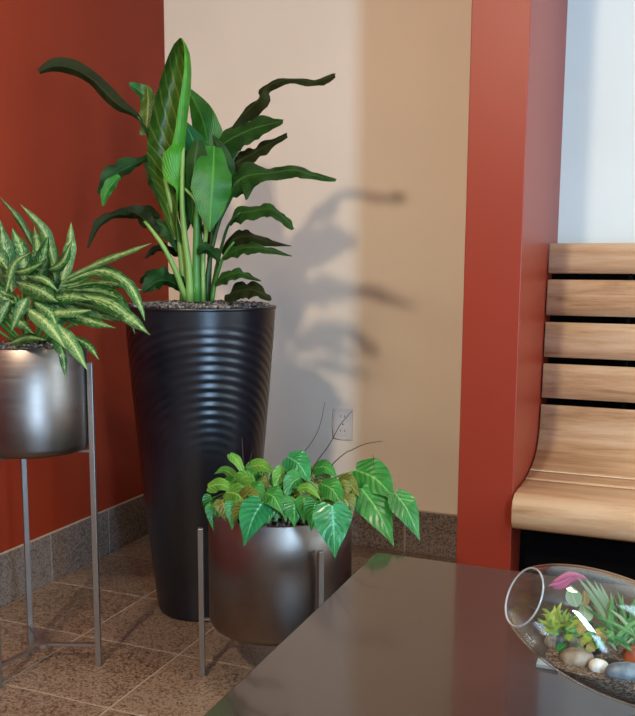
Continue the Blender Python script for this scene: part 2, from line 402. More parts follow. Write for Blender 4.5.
# ------------------------------------------------------------------ gravel
def gravel(c, r, z, parent, n, size=.006, crown=.0, seed=1):
    rnd = random.Random(seed); vs = []; fs = []
    ico = bmesh.new(); bmesh.ops.create_icosphere(ico, subdivisions=1, radius=1)
    V = [v.co.copy() for v in ico.verts]; Fc = [[v.index for v in f.verts] for f in ico.faces]; ico.free()
    for _ in range(n):
        a = rnd.uniform(0, 2*PI); q = r * math.sqrt(rnd.random()); s = size * rnd.uniform(.6, 1.25)
        o = Vector((c[0] + q * math.cos(a), c[1] + q * math.sin(a), z + crown * (1 - (q / r) ** 2) + rnd.uniform(-.002, .004)))
        m = Matrix.Rotation(rnd.uniform(0, 6), 3, Vector((rnd.random(), rnd.random(), rnd.random() + .1)))
        b0 = len(vs); k = (rnd.uniform(.7, 1.2), rnd.uniform(.7, 1.2), rnd.uniform(.5, .9))
        for v in V: vs.append(tuple(o + m @ Vector((v.x * k[0], v.y * k[1], v.z * k[2])) * s))
        fs += [[i + b0 for i in f] for f in Fc]
    g = obj('gravel', (vs, [], fs), M['gravel'], parent); g['kind'] = 'stuff'
    bm = bmesh.new(); lathe(bm, [(r + .003, z - .02), (r + .003, z - .001)], c, 40); obj('soil', bm, M['soil'], parent)

# ------------------------------------------------------------------ leaves
def leaf(parent, pts, width, m, roll=25, fold=.35, n=16, nc=6, shape=None, wave=0.0, rag=0.0, name='leaf', label=None, seed=0, cup=0):
    """blade: pts = world points along the midrib, width = list of full widths (m) along it"""
    P = spl(pts, n); W = 1 if shape is None else 0
    rnd = random.Random(seed); ph = rnd.uniform(0, 6)
    vs = []; uvs = []
    for i, p in enumerate(P):
        t = (P[min(i+1, n-1)] - P[max(i-1, 0)]).normalized()
        vd = (p - CAM).normalized(); sd = t.cross(vd)
        if sd.length < 1e-4: sd = t.orthogonal()
        sd.normalize(); nm = sd.cross(t).normalized()
        a = math.radians(roll); sd, nm = sd * math.cos(a) + nm * math.sin(a), nm * math.cos(a) - sd * math.sin(a)
        v = i / (n - 1); hw = interp(width, v) / 2
        if shape == 'heart': hw = width[0] / 2 * heart(v)
        if shape == 'lance': hw = width[0] / 2 * max(.02, (math.sin(PI * min(1, v ** .85 * .97 + .03)) ** .9) * (1.12 - .3 * v))
        for j in range(-nc // 2, nc // 2 + 1):
            u = j / (nc / 2); hwj = hw * (1 + rag * noise.noise(Vector((v * 11, (1 if j > 0 else -1) * 3.7, seed * 1.9)))) 
            q = p + sd * u * hwj + nm * (fold * abs(u) * hw + wave * hw * abs(u) ** 2 * math.sin(ph + v * 19 + u * 2) - cup * (v ** 2) * 0)
            if shape == 'heart' and v < .14: q -= t * abs(u) ** .8 * hw * .62 * (1 - v / .14)
            vs.append(tuple(q)); uvs.append((u, v))
    fs = []; k = nc + 1
    for i in range(n - 1):
        for j in range(nc): fs.append((i*k + j, i*k + j + 1, (i+1)*k + j + 1, (i+1)*k + j))
    me = bpy.data.meshes.new(name); me.from_pydata(vs, [], fs)
    uvl = me.uv_layers.new(name='UVMap')
    for lp in me.loops: uvl.data[lp.index].uv = uvs[lp.vertex_index]
    o = obm(name, me, m, parent, True)
    if label: o['label'] = label
    return o
def heart(v):
    pr = [.42, .86, 1.0, .99, .92, .80, .62, .40, .17, .02]
    return interp(pr, v)
def stem(parent, pts, r0, r1, m, n=12):
    bm = bmesh.new(); tube(bm, spl(pts, n), [r0, r1], 8); return obj('stem', bm, m, parent, True)

# ------------------------------------------------------------------ tall black planter
TC = (-1.254, 2.184); TH = .897
tall = thing('potted_plant', 'tall black tapered planter with a large broad-leaved plant in the corner', 'potted plant', (TC[0], TC[1], 0))
def tall_r(z): return .132 + (.216 - .132) * (z / TH) ** .82
seg, rows = 300, 260; vs = []; fs = []
a0 = math.atan2(-TC[1], -TC[0]) + .10
for i in range(rows + 1):
    z = TH * i / rows; r0 = tall_r(z)
    if i == 0: r0 -= .006
    for k in range(seg):
        a = 2 * PI * k / seg; da = (a - a0 + PI) % (2 * PI) - PI; s = da * r0
        d = math.hypot(s, z - .44)
        f = min(1, max(0, (z - .47) / .16)) * min(1, max(0, (TH - .04 - z) / .03))
        r = r0 + (.0009) * math.cos(2 * PI * d / .0245) * f
        vs.append((TC[0] + r * math.cos(a), TC[1] + r * math.sin(a), z))
for i in range(rows):
    for k in range(seg): fs.append((i*seg + k, i*seg + (k+1) % seg, (i+1)*seg + (k+1) % seg, (i+1)*seg + k))
fs.append(tuple(range(seg))[::-1])
obj('pot', (vs, [], fs), M['blackpot'], tall, True)
bm = bmesh.new(); rt = tall_r(TH)
lathe(bm, [(rt - .002, TH - .008), (rt + .0015, TH - .007), (rt + .002, TH - .001), (rt + .0005, TH + .001), (rt - .010, TH + .001), (rt - .013, TH - .002), (rt - .013, TH - .05)], TC, 96, False, False)
obj('rim', bm, M['blackpot'], tall, True)
gravel(TC, rt - .018, TH + .001, tall, 1500, .0060, .006, 3)

def PXM(Y): return Y / 865 * 1.08        # metres a pixel spans at depth plane Y, roughly
def big(pts, w, m, roll=35, fold=.3, wave=.12, seed=0, label=None, n=20):
    P = [at(*p) for p in pts]; k = PXM(2.15) / math.cos(math.radians(roll))
    return leaf(tall, P, [v * k for v in w], m, roll, fold, n=n + 12, wave=wave * 1.6, rag=.55 if m in (M['l_dark'], M['l_black']) and wave >= .08 else .1, seed=seed, label=label)
B = 2.19
# rolled central leaf: left inner blade and folded-over right flap share one surface
rowsL = [(38, 179.5, 182, 181), (44, 174, 186, 183.5), (54, 169, 190, 184.5), (70, 163, 191.5, 184), (88, 158, 191, 181.5), (108, 153, 189, 178), (128, 149, 186.5, 175.5), (144, 147, 185, 172), (154, 147, 184, 163), (168, 148.5, 183, 162), (180, 152, 182, 164), (188, 155, 181, 176), (204, 160, 178, 177), (222, 166, 177, 176), (240, 173, 179, 178)]
R2 = spl([(y, l, r, f) for y, l, r, f in rowsL], 44) if False else None
rr = []
for i in range(45):
    x = i / 44 * (len(rowsL) - 1); k = min(int(x), len(rowsL) - 2); f = x - k; f2 = f * f * (3 - 2 * f) * .3 + f * .7
    rr.append([rowsL[k][q] * (1 - f2) + rowsL[k+1][q] * f2 for q in range(4)])
vs = []; uvs = []; K = 15
for i, (yy_, l, r, f) in enumerate(rr):
    v = 1 - i / 44; amp = min(1, (r - l) / 30)
    for j in range(K):
        if j <= 8:
            a = j / 8; x = l + (r - l) * a; Y = 2.10 + .05 * math.sin(PI * a) * amp; u = -1 + a * 1.0
        else:
            a = (j - 8) / (K - 9); x = r + (f - r) * a; Y = 2.10 - .030 * math.sin(PI * a * .55) * amp; u = a
        vs.append(tuple(at(x, yy_, Y))); uvs.append((u, v))
fs = [(i*K + j, i*K + j + 1, (i+1)*K + j + 1, (i+1)*K + j) for i in range(44) for j in range(K - 1)]
me = bpy.data.meshes.new('leaf'); me.from_pydata(vs, [], fs); uvl = me.uv_layers.new(name='UVMap')
for lp in me.loops: uvl.data[lp.index].uv = uvs[lp.vertex_index]
me.materials.append(M['l_inside']); me.materials.append(M['l_bright'])
for p in me.polygons: p.material_index = 1 if (p.index % (K - 1)) >= 8 else 0
o = obm('leaf', me, None, tall, True); o['label'] = 'tallest upright leaf, rolled, with a bright folded edge'

big([(208, 185, 2.24), (208, 150, 2.25), (202, 118, 2.26), (186, 86, 2.27)], [10, 30, 34, 24, 2], M['l_mid'], 20, .25, .05, 1)
big([(196, 195, 2.17), (200, 165, 2.18), (193, 140, 2.2), (182, 118, 2.2)], [5, 34, 36, 20, 2], M['l_teal'], -20, .3, .05, 2)
big([(214, 146, 2.14), (213, 176, 2.10), (211, 205, 2.09), (210, 232, 2.08)], [16, 38, 40, 26, 1], M['l_mid'], 10, .2, .06, 3)
big([(188, 150, 2.16), (190, 180, 2.15), (187, 210, 2.15), (184, 236, 2.15)], [20, 34, 30, 16, 2], M['l_dark'], 10, .15, .05, 41)
big([(222, 150, 2.2), (228, 170, 2.19), (226, 195, 2.18), (218, 222, 2.18)], [10, 22, 22, 16, 2], M['l_mid'], 25, .25, .08, 42)
big([(198, 140, 2.12), (194, 170, 2.10), (192, 200, 2.11), (195, 232, 2.12)], [10, 26, 26, 18, 1], M['l_dark'], -25, .2, .04, 4)
big([(225, 205, 2.18), (226, 180, 2.17), (221, 155, 2.16), (213, 135, 2.16)], [4, 18, 22, 14, 2], M['l_dark'], 20, .3, .06, 5)
big([(158, 118, 2.2), (150, 104, 2.2), (141, 92, 2.2), (129, 84, 2.2)], [14, 20, 16, 4], M['l_teal'], 25, .3, .1, 6)
big([(146, 135, 2.14), (148, 105, 2.15), (147, 85, 2.17)], [14, 18, 2], M['l_inside'], 20, .3, .1, 36)
big([(150, 160, 2.2), (160, 180, 2.2), (168, 205, 2.2), (174, 228, 2.2)], [16, 26, 18, 3], M['l_dark'], 10, .2, .04, 7)
# left-hand leaves
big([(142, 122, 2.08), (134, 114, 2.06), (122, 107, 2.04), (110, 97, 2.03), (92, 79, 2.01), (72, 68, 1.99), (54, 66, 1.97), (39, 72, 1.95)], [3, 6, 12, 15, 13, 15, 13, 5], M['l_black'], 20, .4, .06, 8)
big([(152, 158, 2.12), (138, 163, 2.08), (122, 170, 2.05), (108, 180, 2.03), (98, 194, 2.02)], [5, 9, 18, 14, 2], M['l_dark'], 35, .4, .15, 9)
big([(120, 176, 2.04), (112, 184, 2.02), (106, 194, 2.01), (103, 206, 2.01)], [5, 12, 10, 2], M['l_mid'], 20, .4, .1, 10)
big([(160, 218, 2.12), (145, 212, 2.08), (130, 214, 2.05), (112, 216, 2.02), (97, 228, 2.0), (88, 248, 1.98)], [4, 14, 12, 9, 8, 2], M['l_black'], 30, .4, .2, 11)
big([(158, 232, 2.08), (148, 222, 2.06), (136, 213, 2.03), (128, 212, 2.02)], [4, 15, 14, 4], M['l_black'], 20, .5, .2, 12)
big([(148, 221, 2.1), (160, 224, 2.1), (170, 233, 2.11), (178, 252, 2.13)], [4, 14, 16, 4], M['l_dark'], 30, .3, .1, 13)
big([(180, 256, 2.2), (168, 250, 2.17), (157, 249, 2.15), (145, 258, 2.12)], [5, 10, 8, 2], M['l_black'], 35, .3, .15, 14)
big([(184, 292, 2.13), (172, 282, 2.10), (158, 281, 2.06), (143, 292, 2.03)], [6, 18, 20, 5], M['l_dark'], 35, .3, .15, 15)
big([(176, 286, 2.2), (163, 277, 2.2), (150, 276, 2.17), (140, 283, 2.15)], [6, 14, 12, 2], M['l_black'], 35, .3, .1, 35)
# right-hand leaves
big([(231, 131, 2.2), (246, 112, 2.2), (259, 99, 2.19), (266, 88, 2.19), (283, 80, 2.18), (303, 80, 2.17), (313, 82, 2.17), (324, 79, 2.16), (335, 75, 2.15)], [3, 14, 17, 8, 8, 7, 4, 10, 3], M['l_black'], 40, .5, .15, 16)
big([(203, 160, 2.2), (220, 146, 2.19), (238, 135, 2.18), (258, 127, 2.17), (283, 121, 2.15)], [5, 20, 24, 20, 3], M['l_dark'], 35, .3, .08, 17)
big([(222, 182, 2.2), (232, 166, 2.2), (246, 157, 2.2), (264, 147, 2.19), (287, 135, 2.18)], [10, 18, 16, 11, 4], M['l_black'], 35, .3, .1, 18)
big([(231, 196, 2.14), (236, 182, 2.13), (250, 175, 2.12), (270, 173, 2.11), (294, 170, 2.10), (312, 175, 2.09), (336, 180, 2.08)], [8, 26, 20, 14, 11, 8, 2], M['l_dark'], 40, .4, .2, 19)
big([(229, 224, 2.12), (237, 214, 2.1), (254, 211, 2.08), (270, 209, 2.06), (283, 217, 2.05), (294, 229, 2.04)], [4, 12, 13, 12, 9, 4], M['l_dark'], 40, .4, .15, 20)
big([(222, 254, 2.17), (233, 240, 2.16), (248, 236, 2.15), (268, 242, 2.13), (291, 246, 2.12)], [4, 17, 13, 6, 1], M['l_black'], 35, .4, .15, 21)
big([(222, 258, 2.1), (236, 250, 2.09), (250, 247, 2.07), (270, 250, 2.06), (292, 256, 2.05)], [4, 12, 11, 6, 1], M['l_dark'], 35, .4, .15, 22)
big([(214, 284, 2.1), (226, 276, 2.09), (240, 273, 2.08), (261, 281, 2.07)], [5, 12, 9, 1], M['l_dark'], 35, .4, .15, 23)
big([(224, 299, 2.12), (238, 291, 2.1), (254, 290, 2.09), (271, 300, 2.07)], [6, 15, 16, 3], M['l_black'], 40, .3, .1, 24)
big([(205, 250, 2.2), (208, 232, 2.2), (214, 215, 2.2), (222, 200, 2.2)], [6, 14, 16, 8], M['l_dark'], 20, .3, .1, 25)
big([(219, 262, 2.13), (213, 253, 2.12), (205, 249, 2.1), (198, 255, 2.1)], [4, 11, 11, 3], M['l_dark'], 30, .3, .1, 26)
zg = TH + .0
def st(pts, r0, r1, m):
    stem(tall, [at(*p) for p in pts], r0, r1, m)
for a in (
    ([(184, 302, 2.14), (183, 270, 2.13), (179, 235, 2.13), (170, 200, 2.13), (165, 178, 2.12)], .013, .006, 'stem_pale'),
    ([(190, 302, 2.11), (189, 270, 2.11), (184, 230, 2.10), (182, 190, 2.09), (184, 120, 2.11)], .012, .005, 'stem_pale'),
    ([(197, 302, 2.12), (196, 260, 2.12), (197, 215, 2.11), (200, 190, 2.12), (202, 172, 2.14)], .012, .005, 'stem_green'),
    ([(203, 302, 2.14), (203, 260, 2.14), (206, 225, 2.13), (195, 200, 2.11), (184, 188, 2.10)], .008, .004, 'stem_pale'),
    ([(206, 302, 2.16), (209, 265, 2.16), (218, 225, 2.16), (230, 200, 2.15), (240, 180, 2.13)], .008, .0035, 'stem_dark'),
    ([(210, 302, 2.17), (216, 270, 2.17), (222, 245, 2.15), (229, 224, 2.12), (240, 213, 2.09)], .006, .003, 'stem_dark'),
    ([(212, 302, 2.15), (216, 280, 2.15), (224, 256, 2.13), (234, 242, 2.13)], .006, .003, 'stem_green'),
    ([(186, 300, 2.11), (176, 272, 2.08), (163, 246, 2.05), (150, 228, 2.05), (144, 221, 2.06)], .009, .004, 'stem_pale'),
    ([(208, 302, 2.19), (211, 240, 2.2), (218, 200, 2.2), (231, 165, 2.2), (247, 130, 2.2)], .008, .004, 'stem_dark'),
    ([(192, 302, 2.2), (176, 240, 2.2), (160, 180, 2.18), (148, 135, 2.12), (138, 117, 2.06)], .008, .003, 'stem_dark'),
    ([(200, 302, 2.2), (200, 250, 2.22), (201, 180, 2.24)], .009, .005, 'stem_green'),
    ([(180, 258, 2.19), (190, 280, 2.19), (194, 302, 2.19)], .004, .006, 'stem_green'),
): st(a[0], a[1], a[2], M[a[3]])

# ------------------------------------------------------------------ steel planters on three-legged stands
def steel_planter(name, label, C, pr, z0, z1, legs, R, ztop, brace_z=.055, rod=.0135, seed=1, brace=True):
    t = thing(name, label, 'potted plant', (C[0], C[1], 0))
    bm = bmesh.new()
    lathe(bm, [(pr - .016, z0), (pr - .006, z0 + .002), (pr - .001, z0 + .010), (pr, z0 + .02), (pr, z1 - .002), (pr - .0015, z1), (pr - .004, z1), (pr - .005, z1 - .003), (pr - .005, z1 - .06)], C, 128, True, False)
    obj('pot', bm, M['steel'], t, True)
    gravel(C, pr - .012, z1 - .010, t, 1100, .0055, .012, seed)
    for a in legs:
        d = Vector((math.cos(a), math.sin(a), 0)); rot = Matrix.Rotation(a, 3, 'Z')
        p = Vector((C[0], C[1], 0)) + d * R
        bxo('leg', (p.x, p.y, ztop / 2), (rod, rod, ztop), M['rod'], t, bev=.0012, rot=rot)
        q = Vector((C[0], C[1], brace_z)) + d * (R / 2)
        if brace: bxo('brace', q, (R, .010, .007), M['rod'], t, rot=rot)
    if brace: bm = bmesh.new(); lathe(bm, [(.016, brace_z - .004), (.016, brace_z + .004)], C, 20); obj('hub', bm, M['rod'], t)
    for a in legs:                                     # bars under the pot that carry it
        d = Vector((math.cos(a), math.sin(a), 0)); rot = Matrix.Rotation(a, 3, 'Z')
        bxo('support_bar', Vector((C[0], C[1], z0 - .0035)) + d * (R / 2), (R, .010, .006), M['rod'], t, rot=rot)
    return t
LC = (-1.433, 1.676)
def ang(p, c): return math.atan2(p[1] - c[1], p[0] - c[0])
la = ang((-1.447, 1.54), LC)
left = steel_planter('potted_plant', 'brushed steel planter on tall legs at the left with a variegated plant', LC, .131, .560, .817,
                     [ang((-1.306, 1.727), LC), ang((-1.545, 1.762), LC), ang((-1.447, 1.54), LC)], .1415, .775, seed=5)
def lv(pts, w, m='l_var', roll=30, fold=.35, wave=.22, seed=0):
    P = [at(*p) for p in pts]; k = PXM(1.62) / math.cos(math.radians(roll))
    return leaf(left, P, [w * k * .9], M[m], roll, fold, n=14, shape='lance', wave=wave, seed=seed)
V = [
 ([(36, 252, 1.72), (20, 222, 1.7), (0, 197, 1.68)], 10, 'l_var', 35), ([(55, 266, 1.66), (44, 232, 1.64), (20, 204, 1.62)], 14, 'l_var2', 25),
 ([(62, 282, 1.68), (69, 250, 1.7), (71, 222, 1.72)], 17, 'l_var2', 20), ([(55, 280, 1.7), (50, 250, 1.7), (44, 222, 1.7)], 16, 'l_var', 30),
 ([(61, 281, 1.6), (98, 263, 1.58), (130, 251, 1.56), (152, 243, 1.55)], 8, 'l_var2', 30), ([(64, 283, 1.6), (98, 270, 1.58), (126, 281, 1.56), (140, 304, 1.55), (145, 321, 1.55)], 15, 'l_var', 30),
 ([(67, 288, 1.64), (105, 282, 1.64), (142, 290, 1.64)], 14, 'l_var', 40), ([(68, 294, 1.58), (106, 301, 1.54), (132, 319, 1.52), (150, 335, 1.51)], 19, 'l_var', 25),
 ([(66, 290, 1.62), (104, 292, 1.6), (124, 308, 1.58), (135, 334, 1.57)], 15, 'l_var', -25), ([(56, 306, 1.56), (86, 319, 1.53), (116, 328, 1.52)], 15, 'l_var', 30),
 ([(26, 308, 1.52), (48, 324, 1.5), (67, 350, 1.49)], 19, 'l_var2', 15), ([(54, 322, 1.52), (72, 343, 1.5), (88, 371, 1.49)], 17, 'l_var2', 20),
 ([(66, 334, 1.56), (88, 345, 1.54), (99, 360, 1.53)], 10, 'l_var', 20), ([(50, 330, 1.52), (62, 350, 1.5), (66, 380, 1.5)], 12, 'l_var', 30),
 ([(27, 298, 1.5), (19, 313, 1.49), (11, 332, 1.49)], 14, 'l_var2', 15), ([(16, 282, 1.55), (40, 290, 1.53), (58, 302, 1.52)], 24, 'l_var', 15),
 ([(6, 292, 1.52), (14, 264, 1.52), (31, 252, 1.52)], 8, 'l_var2', 25), ([(12, 292, 1.6), (5, 255, 1.6), (0, 220, 1.6)], 24, 'l_var', 20),
 ([(26, 290, 1.64), (22, 252, 1.64), (12, 228, 1.64)], 24, 'l_var', -20), ([(26, 276, 1.54), (44, 279, 1.53), (58, 291, 1.52)], 9, 'l_var2', 20),
 ([(10, 343, 1.55), (28, 337, 1.54), (47, 340, 1.53)], 12, 'l_var', 30), ([(38, 284, 1.66), (38, 250, 1.68), (34, 226, 1.7)], 20, 'l_var', 10),
 ([(60, 300, 1.58), (92, 306, 1.56), (112, 316, 1.55)], 14, 'l_var', -30), ([(44, 300, 1.56), (70, 296, 1.54), (90, 300, 1.53)], 16, 'l_var', 25),
 ([(40, 312, 1.54), (66, 312, 1.52), (92, 310, 1.52)], 12, 'l_var2', 30), ([(34, 302, 1.53), (50, 312, 1.52), (58, 330, 1.51)], 16, 'l_var', 20),
 ([(10, 300, 1.53), (2, 316, 1.52), (-4, 332, 1.52)], 16, 'l_var', 20), ([(8, 270, 1.56), (-6, 250, 1.56), (-22, 236, 1.56)], 18, 'l_var', 20),
 ([(60, 286, 1.7), (90, 284, 1.74), (118, 300, 1.78)], 14, 'l_var', 20), ([(48, 270, 1.62), (62, 262, 1.6), (72, 240, 1.6)], 13, 'l_var', 30),
 ([(0, 310, 1.56), (18, 320, 1.54), (34, 334, 1.53)], 15, 'l_var', 30), ([(12, 272, 1.54), (26, 270, 1.52), (44, 262, 1.52)], 10, 'l_var', 30),
 ([(70, 300, 1.6), (98, 312, 1.58), (124, 322, 1.57)], 13, 'l_var2', 30), ([(50, 290, 1.58), (60, 310, 1.55), (78, 326, 1.53)], 16, 'l_var', 20),
]
for i, (p, wd, m, rl) in enumerate(V): lv(p, wd, m, rl, seed=i)
rnd = random.Random(11)
for i in range(26):                                   # the rest of the crown, behind and out to the left
    a = rnd.uniform(.3, 2 * PI - .9) + .5; el = rnd.uniform(.15, 1.15); ln = rnd.uniform(.14, .20)
    b = Vector((LC[0], LC[1], rnd.uniform(.86, .94))) + Vector((math.cos(a), math.sin(a), 0)) * .03
    d = Vector((math.cos(a) * math.cos(el), math.sin(a) * math.cos(el), math.sin(el)))
    q = b + d * ln * .55; e = b + d * ln + Vector((0, 0, -.05 * rnd.random()))
    if min(q.x, e.x) < -1.76 or (e - Vector((LC[0], LC[1], .9))).y < -.12: continue
    leaf(left, [b, q, e], [.042], M['l_var'], rnd.uniform(-40, 40), .35, n=10, shape='lance', wave=.08, seed=i)
for i in range(14):
    a = i * 2.4; r = .02 + .05 * rnd.random()
    p0 = Vector((LC[0] + r * .6 * math.cos(a), LC[1] + r * .6 * math.sin(a), .825)); p1 = p0 + Vector((math.cos(a) * r, math.sin(a) * r, .05)); p2 = p1 + Vector((math.cos(a) * r * .8, math.sin(a) * r * .8, .06))
    stem(left, [p0, p1, p2], .004, .003, M['stem_green'], 8)

S1 = Vector((-1.031, 1.783, 0)); rh = Vector((.927, .3755, 0)); SC = S1 + rh * .194; SC = (SC.x, SC.y)
sa = ang(S1, SC)
small = steel_planter('potted_plant', 'low gunmetal planter on short legs with trailing heart-shaped leaves beside the table', SC, .174, .150, .434,
                      [sa, sa + 2 * PI / 3, sa - 2 * PI / 3], .194, .377, seed=9, brace=False)
def hv(a, b, Ya, Yb, w, m, roll=15, bend=6, seed=0, fold=.18):
    A = at(*a, Ya); Bp = at(*b, Yb); mid = (A + Bp) / 2 + Vector((0, 0, bend * .0022))
    k = PXM(1.75) / math.cos(math.radians(roll))
    leaf(small, [A, mid, Bp], [w * k * 1.08], M[m], roll, fold, n=16, nc=8, shape='heart', wave=.04, seed=seed)
    return A
HL = [
 ((288, 457), (311, 484), 1.78, 1.74, 26, 'h_teal', 15), ((332, 506), (335, 558), 1.62, 1.60, 35, 'h_teal', 10), ((262, 503), (244, 546), 1.64, 1.62, 30, 'h_teal', 15),
 ((295, 500), (294, 527), 1.66, 1.65, 27, 'h_green', 10), ((316, 502), (311, 532), 1.66, 1.65, 19, 'h_green', 20), ((362, 489), (394, 546), 1.76, 1.72, 31, 'h_green', 15),
 ((356, 470), (396, 500), 1.80, 1.76, 36, 'h_green', 15), ((396, 494), (420, 541), 1.76, 1.74, 24, 'h_green', 20), ((217, 506), (214, 533), 1.74, 1.72, 21, 'h_green', 20),
 ((226, 492), (250, 509), 1.72, 1.68, 22, 'h_lime', 15), ((266, 493), (283, 515), 1.66, 1.63, 21, 'h_green', 15), ((230, 454), (247, 482), 1.78, 1.76, 10, 'h_lime', 30),
 ((208, 487), (236, 493), 1.74, 1.72, 14, 'h_lime', 30), ((246, 468), (276, 474), 1.80, 1.76, 15, 'h_lime', 25), ((314, 468), (338, 478), 1.80, 1.78, 15, 'h_green', 25),
 ((284, 472), (274, 492), 1.76, 1.72, 16, 'h_lime', 20), ((322, 484), (344, 509), 1.72, 1.68, 22, 'h_green', 15), ((238, 500), (262, 500), 1.70, 1.66, 16, 'h_olive', 20),
 ((338, 482), (360, 497), 1.78, 1.74, 18, 'h_olive', 20), ((298, 488), (322, 501), 1.68, 1.66, 9, 'h_lime', 20), ((236, 478), (214, 474), 1.80, 1.80, 10, 'h_lime', 30),
 ((252, 484), (232, 482), 1.76, 1.76, 15, 'h_lime', 25), ((270, 478), (292, 490), 1.78, 1.74, 18, 'h_green', 20), ((300, 478), (284, 500), 1.74, 1.70, 20, 'h_green', 15),
 ((318, 490), (300, 512), 1.70, 1.67, 18, 'h_olive', 20), ((342, 498), (352, 520), 1.70, 1.68, 20, 'h_olive', 20), ((352, 488), (338, 512), 1.76, 1.72, 18, 'h_green', 20),
 ((246, 510), (232, 524), 1.68, 1.66, 16, 'h_olive', 20), ((280, 506), (276, 522), 1.68, 1.66, 18, 'h_green', 20), ((258, 474), (240, 492), 1.80, 1.76, 16, 'h_green', 20),
 ((224, 480), (240, 498), 1.80, 1.76, 15, 'h_green', 20), ((366, 486), (352, 508), 1.84, 1.82, 20, 'h_olive', 20), ((330, 478), (314, 494), 1.82, 1.8, 18, 'h_olive', 20),
 ((266, 470), (254, 484), 1.88, 1.86, 16, 'h_lime', 20), ((300, 474), (320, 484), 1.86, 1.86, 20, 'h_olive', 20), ((232, 500), (222, 514), 1.78, 1.76, 16, 'h_olive', 20),
]
zs = .437
HL += [((222, 500), (226, 524), 1.72, 1.70, 20, 'h_olive', 15), ((236, 504), (232, 530), 1.68, 1.66, 20, 'h_green', 15), ((274, 500), (268, 524), 1.67, 1.65, 20, 'h_green', -15), ((284, 498), (286, 522), 1.66, 1.65, 18, 'h_lime', 20), ((304, 498), (304, 524), 1.66, 1.65, 19, 'h_green', -10), ((212, 498), (207, 518), 1.78, 1.77, 16, 'h_green', 20), ((250, 486), (262, 508), 1.70, 1.67, 20, 'h_green', 10), ((256, 464), (268, 484), 1.82, 1.80, 15, 'h_lime', 10), ((346, 506), (338, 528), 1.68, 1.67, 18, 'h_olive', 20)]
rnd = random.Random(21)
for i in range(22):
    x = rnd.uniform(226, 350); y = rnd.uniform(484, 512); a = rnd.uniform(-.6, 3.7); ln = rnd.uniform(14, 22); Y = rnd.uniform(1.74, 1.92)
    HL.append(((x, y), (x + math.cos(a) * ln, y + abs(math.sin(a)) * ln * .8 + 3), Y, Y - .03, rnd.uniform(13, 22), rnd.choice(['h_green', 'h_olive', 'h_lime', 'h_green']), rnd.uniform(-30, 30)))
for i, (a, b, Ya, Yb, wd, m, rl) in enumerate(HL):
    A = hv(a, b, Ya, Yb, wd, m, rl, seed=i)
    r0 = Vector((SC[0] + (A.x - SC[0]) * .35, SC[1] + (A.y - SC[1]) * .35, zs - .005))
    stem(small, [r0, (r0 + A) / 2 + Vector((0, 0, .025)), A], .0026, .0016, M['stem_pale' if i % 3 == 0 else 'stem_green'], 8)
for pts, r in (([(290, 492, 1.80), (286, 472, 1.80), (300, 457, 1.80), (313, 440, 1.81), (320, 425, 1.82), (325, 402, 1.83)], .0011),
               ([(306, 490, 1.78), (315, 465, 1.78), (327, 448, 1.79), (333, 438, 1.79), (340, 425, 1.80), (352, 411, 1.80)], .0014),
               ([(322, 492, 1.80), (330, 468, 1.80), (344, 454, 1.80), (352, 450, 1.81), (365, 444, 1.81), (383, 441, 1.82)], .0012),
               ([(333, 438, 1.79), (341, 440, 1.79), (350, 440, 1.80)], .0009), ([(333, 438, 1.79), (332, 424, 1.79), (333, 409, 1.79)], .0009),
               ([(240, 480, 1.80), (243, 462, 1.80), (242, 438, 1.80)], .0010), ([(244, 480, 1.80), (249, 466, 1.8), (252, 452, 1.8)], .0009),
               ([(372, 480, 1.8), (374, 468, 1.8), (373, 455, 1.8)], .0009)):
    bm = bmesh.new(); tube(bm, spl([at(*p) for p in pts], 16), [r * 1.3, r * .6], 6); obj('twig', bm, M['twig'], small, True)

# ------------------------------------------------------------------ glass terrarium bowl on the table
D0 = 1.22
def bowl_geo(D):
    C = deep(624, 640, D); d = (C - CAM).normalized(); rt_ = d.cross(Vector((0, 0, 1))).normalized(); up = rt_.cross(d)
    s = (C - CAM).length / FPX * (ray(620, 635).length ** -1) * ray(620, 635).length / 1.0
    s = (C - CAM).dot(F_) / FPX
    oo = math.radians(38); t2 = math.radians(16)
    b = 59 * s; a = math.sqrt(((118 * s) ** 2 - (b * math.sin(oo)) ** 2)) / math.cos(oo)
    ax = (-rt_ * math.cos(t2) + up * math.sin(t2)) * math.cos(oo) - d * math.sin(oo)
    low = C.z - math.sqrt(a * a * ax.z ** 2 + b * b * (1 - ax.z ** 2))
    return C, ax.normalized(), a, b, low
lo, hi = .8, 1.6
for _ in range(40):
    m_ = (lo + hi) / 2
    if bowl_geo(m_)[4] > TZ + .001: lo = m_
    else: hi = m_
GC, GA, ga, gb, _l = bowl_geo(lo); GD = lo
GS = GA.orthogonal().normalized(); GT = GA.cross(GS)
def ell(scale, t0, t1, n=40, seg=72):
    """rings of the ellipsoid from axial fraction t0 (closed end -1) to t1"""
    bm = bmesh.new(); rings = []
    th0, th1 = math.acos(-t0), math.acos(-t1)
    th0 = PI - math.acos(t0); th1 = PI - math.acos(t1)
    for i in range(n + 1):
        th = th0 + (th1 - th0) * i / n; x = -math.cos(th) * ga * scale; r = math.sin(th) * gb * scale
        rings.append([bm.verts.new(GC + GA * x + (GS * math.cos(q) + GT * math.sin(q)) * max(r, 1e-4)) for q in (2*PI*k/seg for k in range(seg))])
    for A, Bq in zip(rings, rings[1:]):
        for k in range(seg): bm.faces.new((A[k], A[(k+1) % seg], Bq[(k+1) % seg], Bq[k]))
    return bm, rings
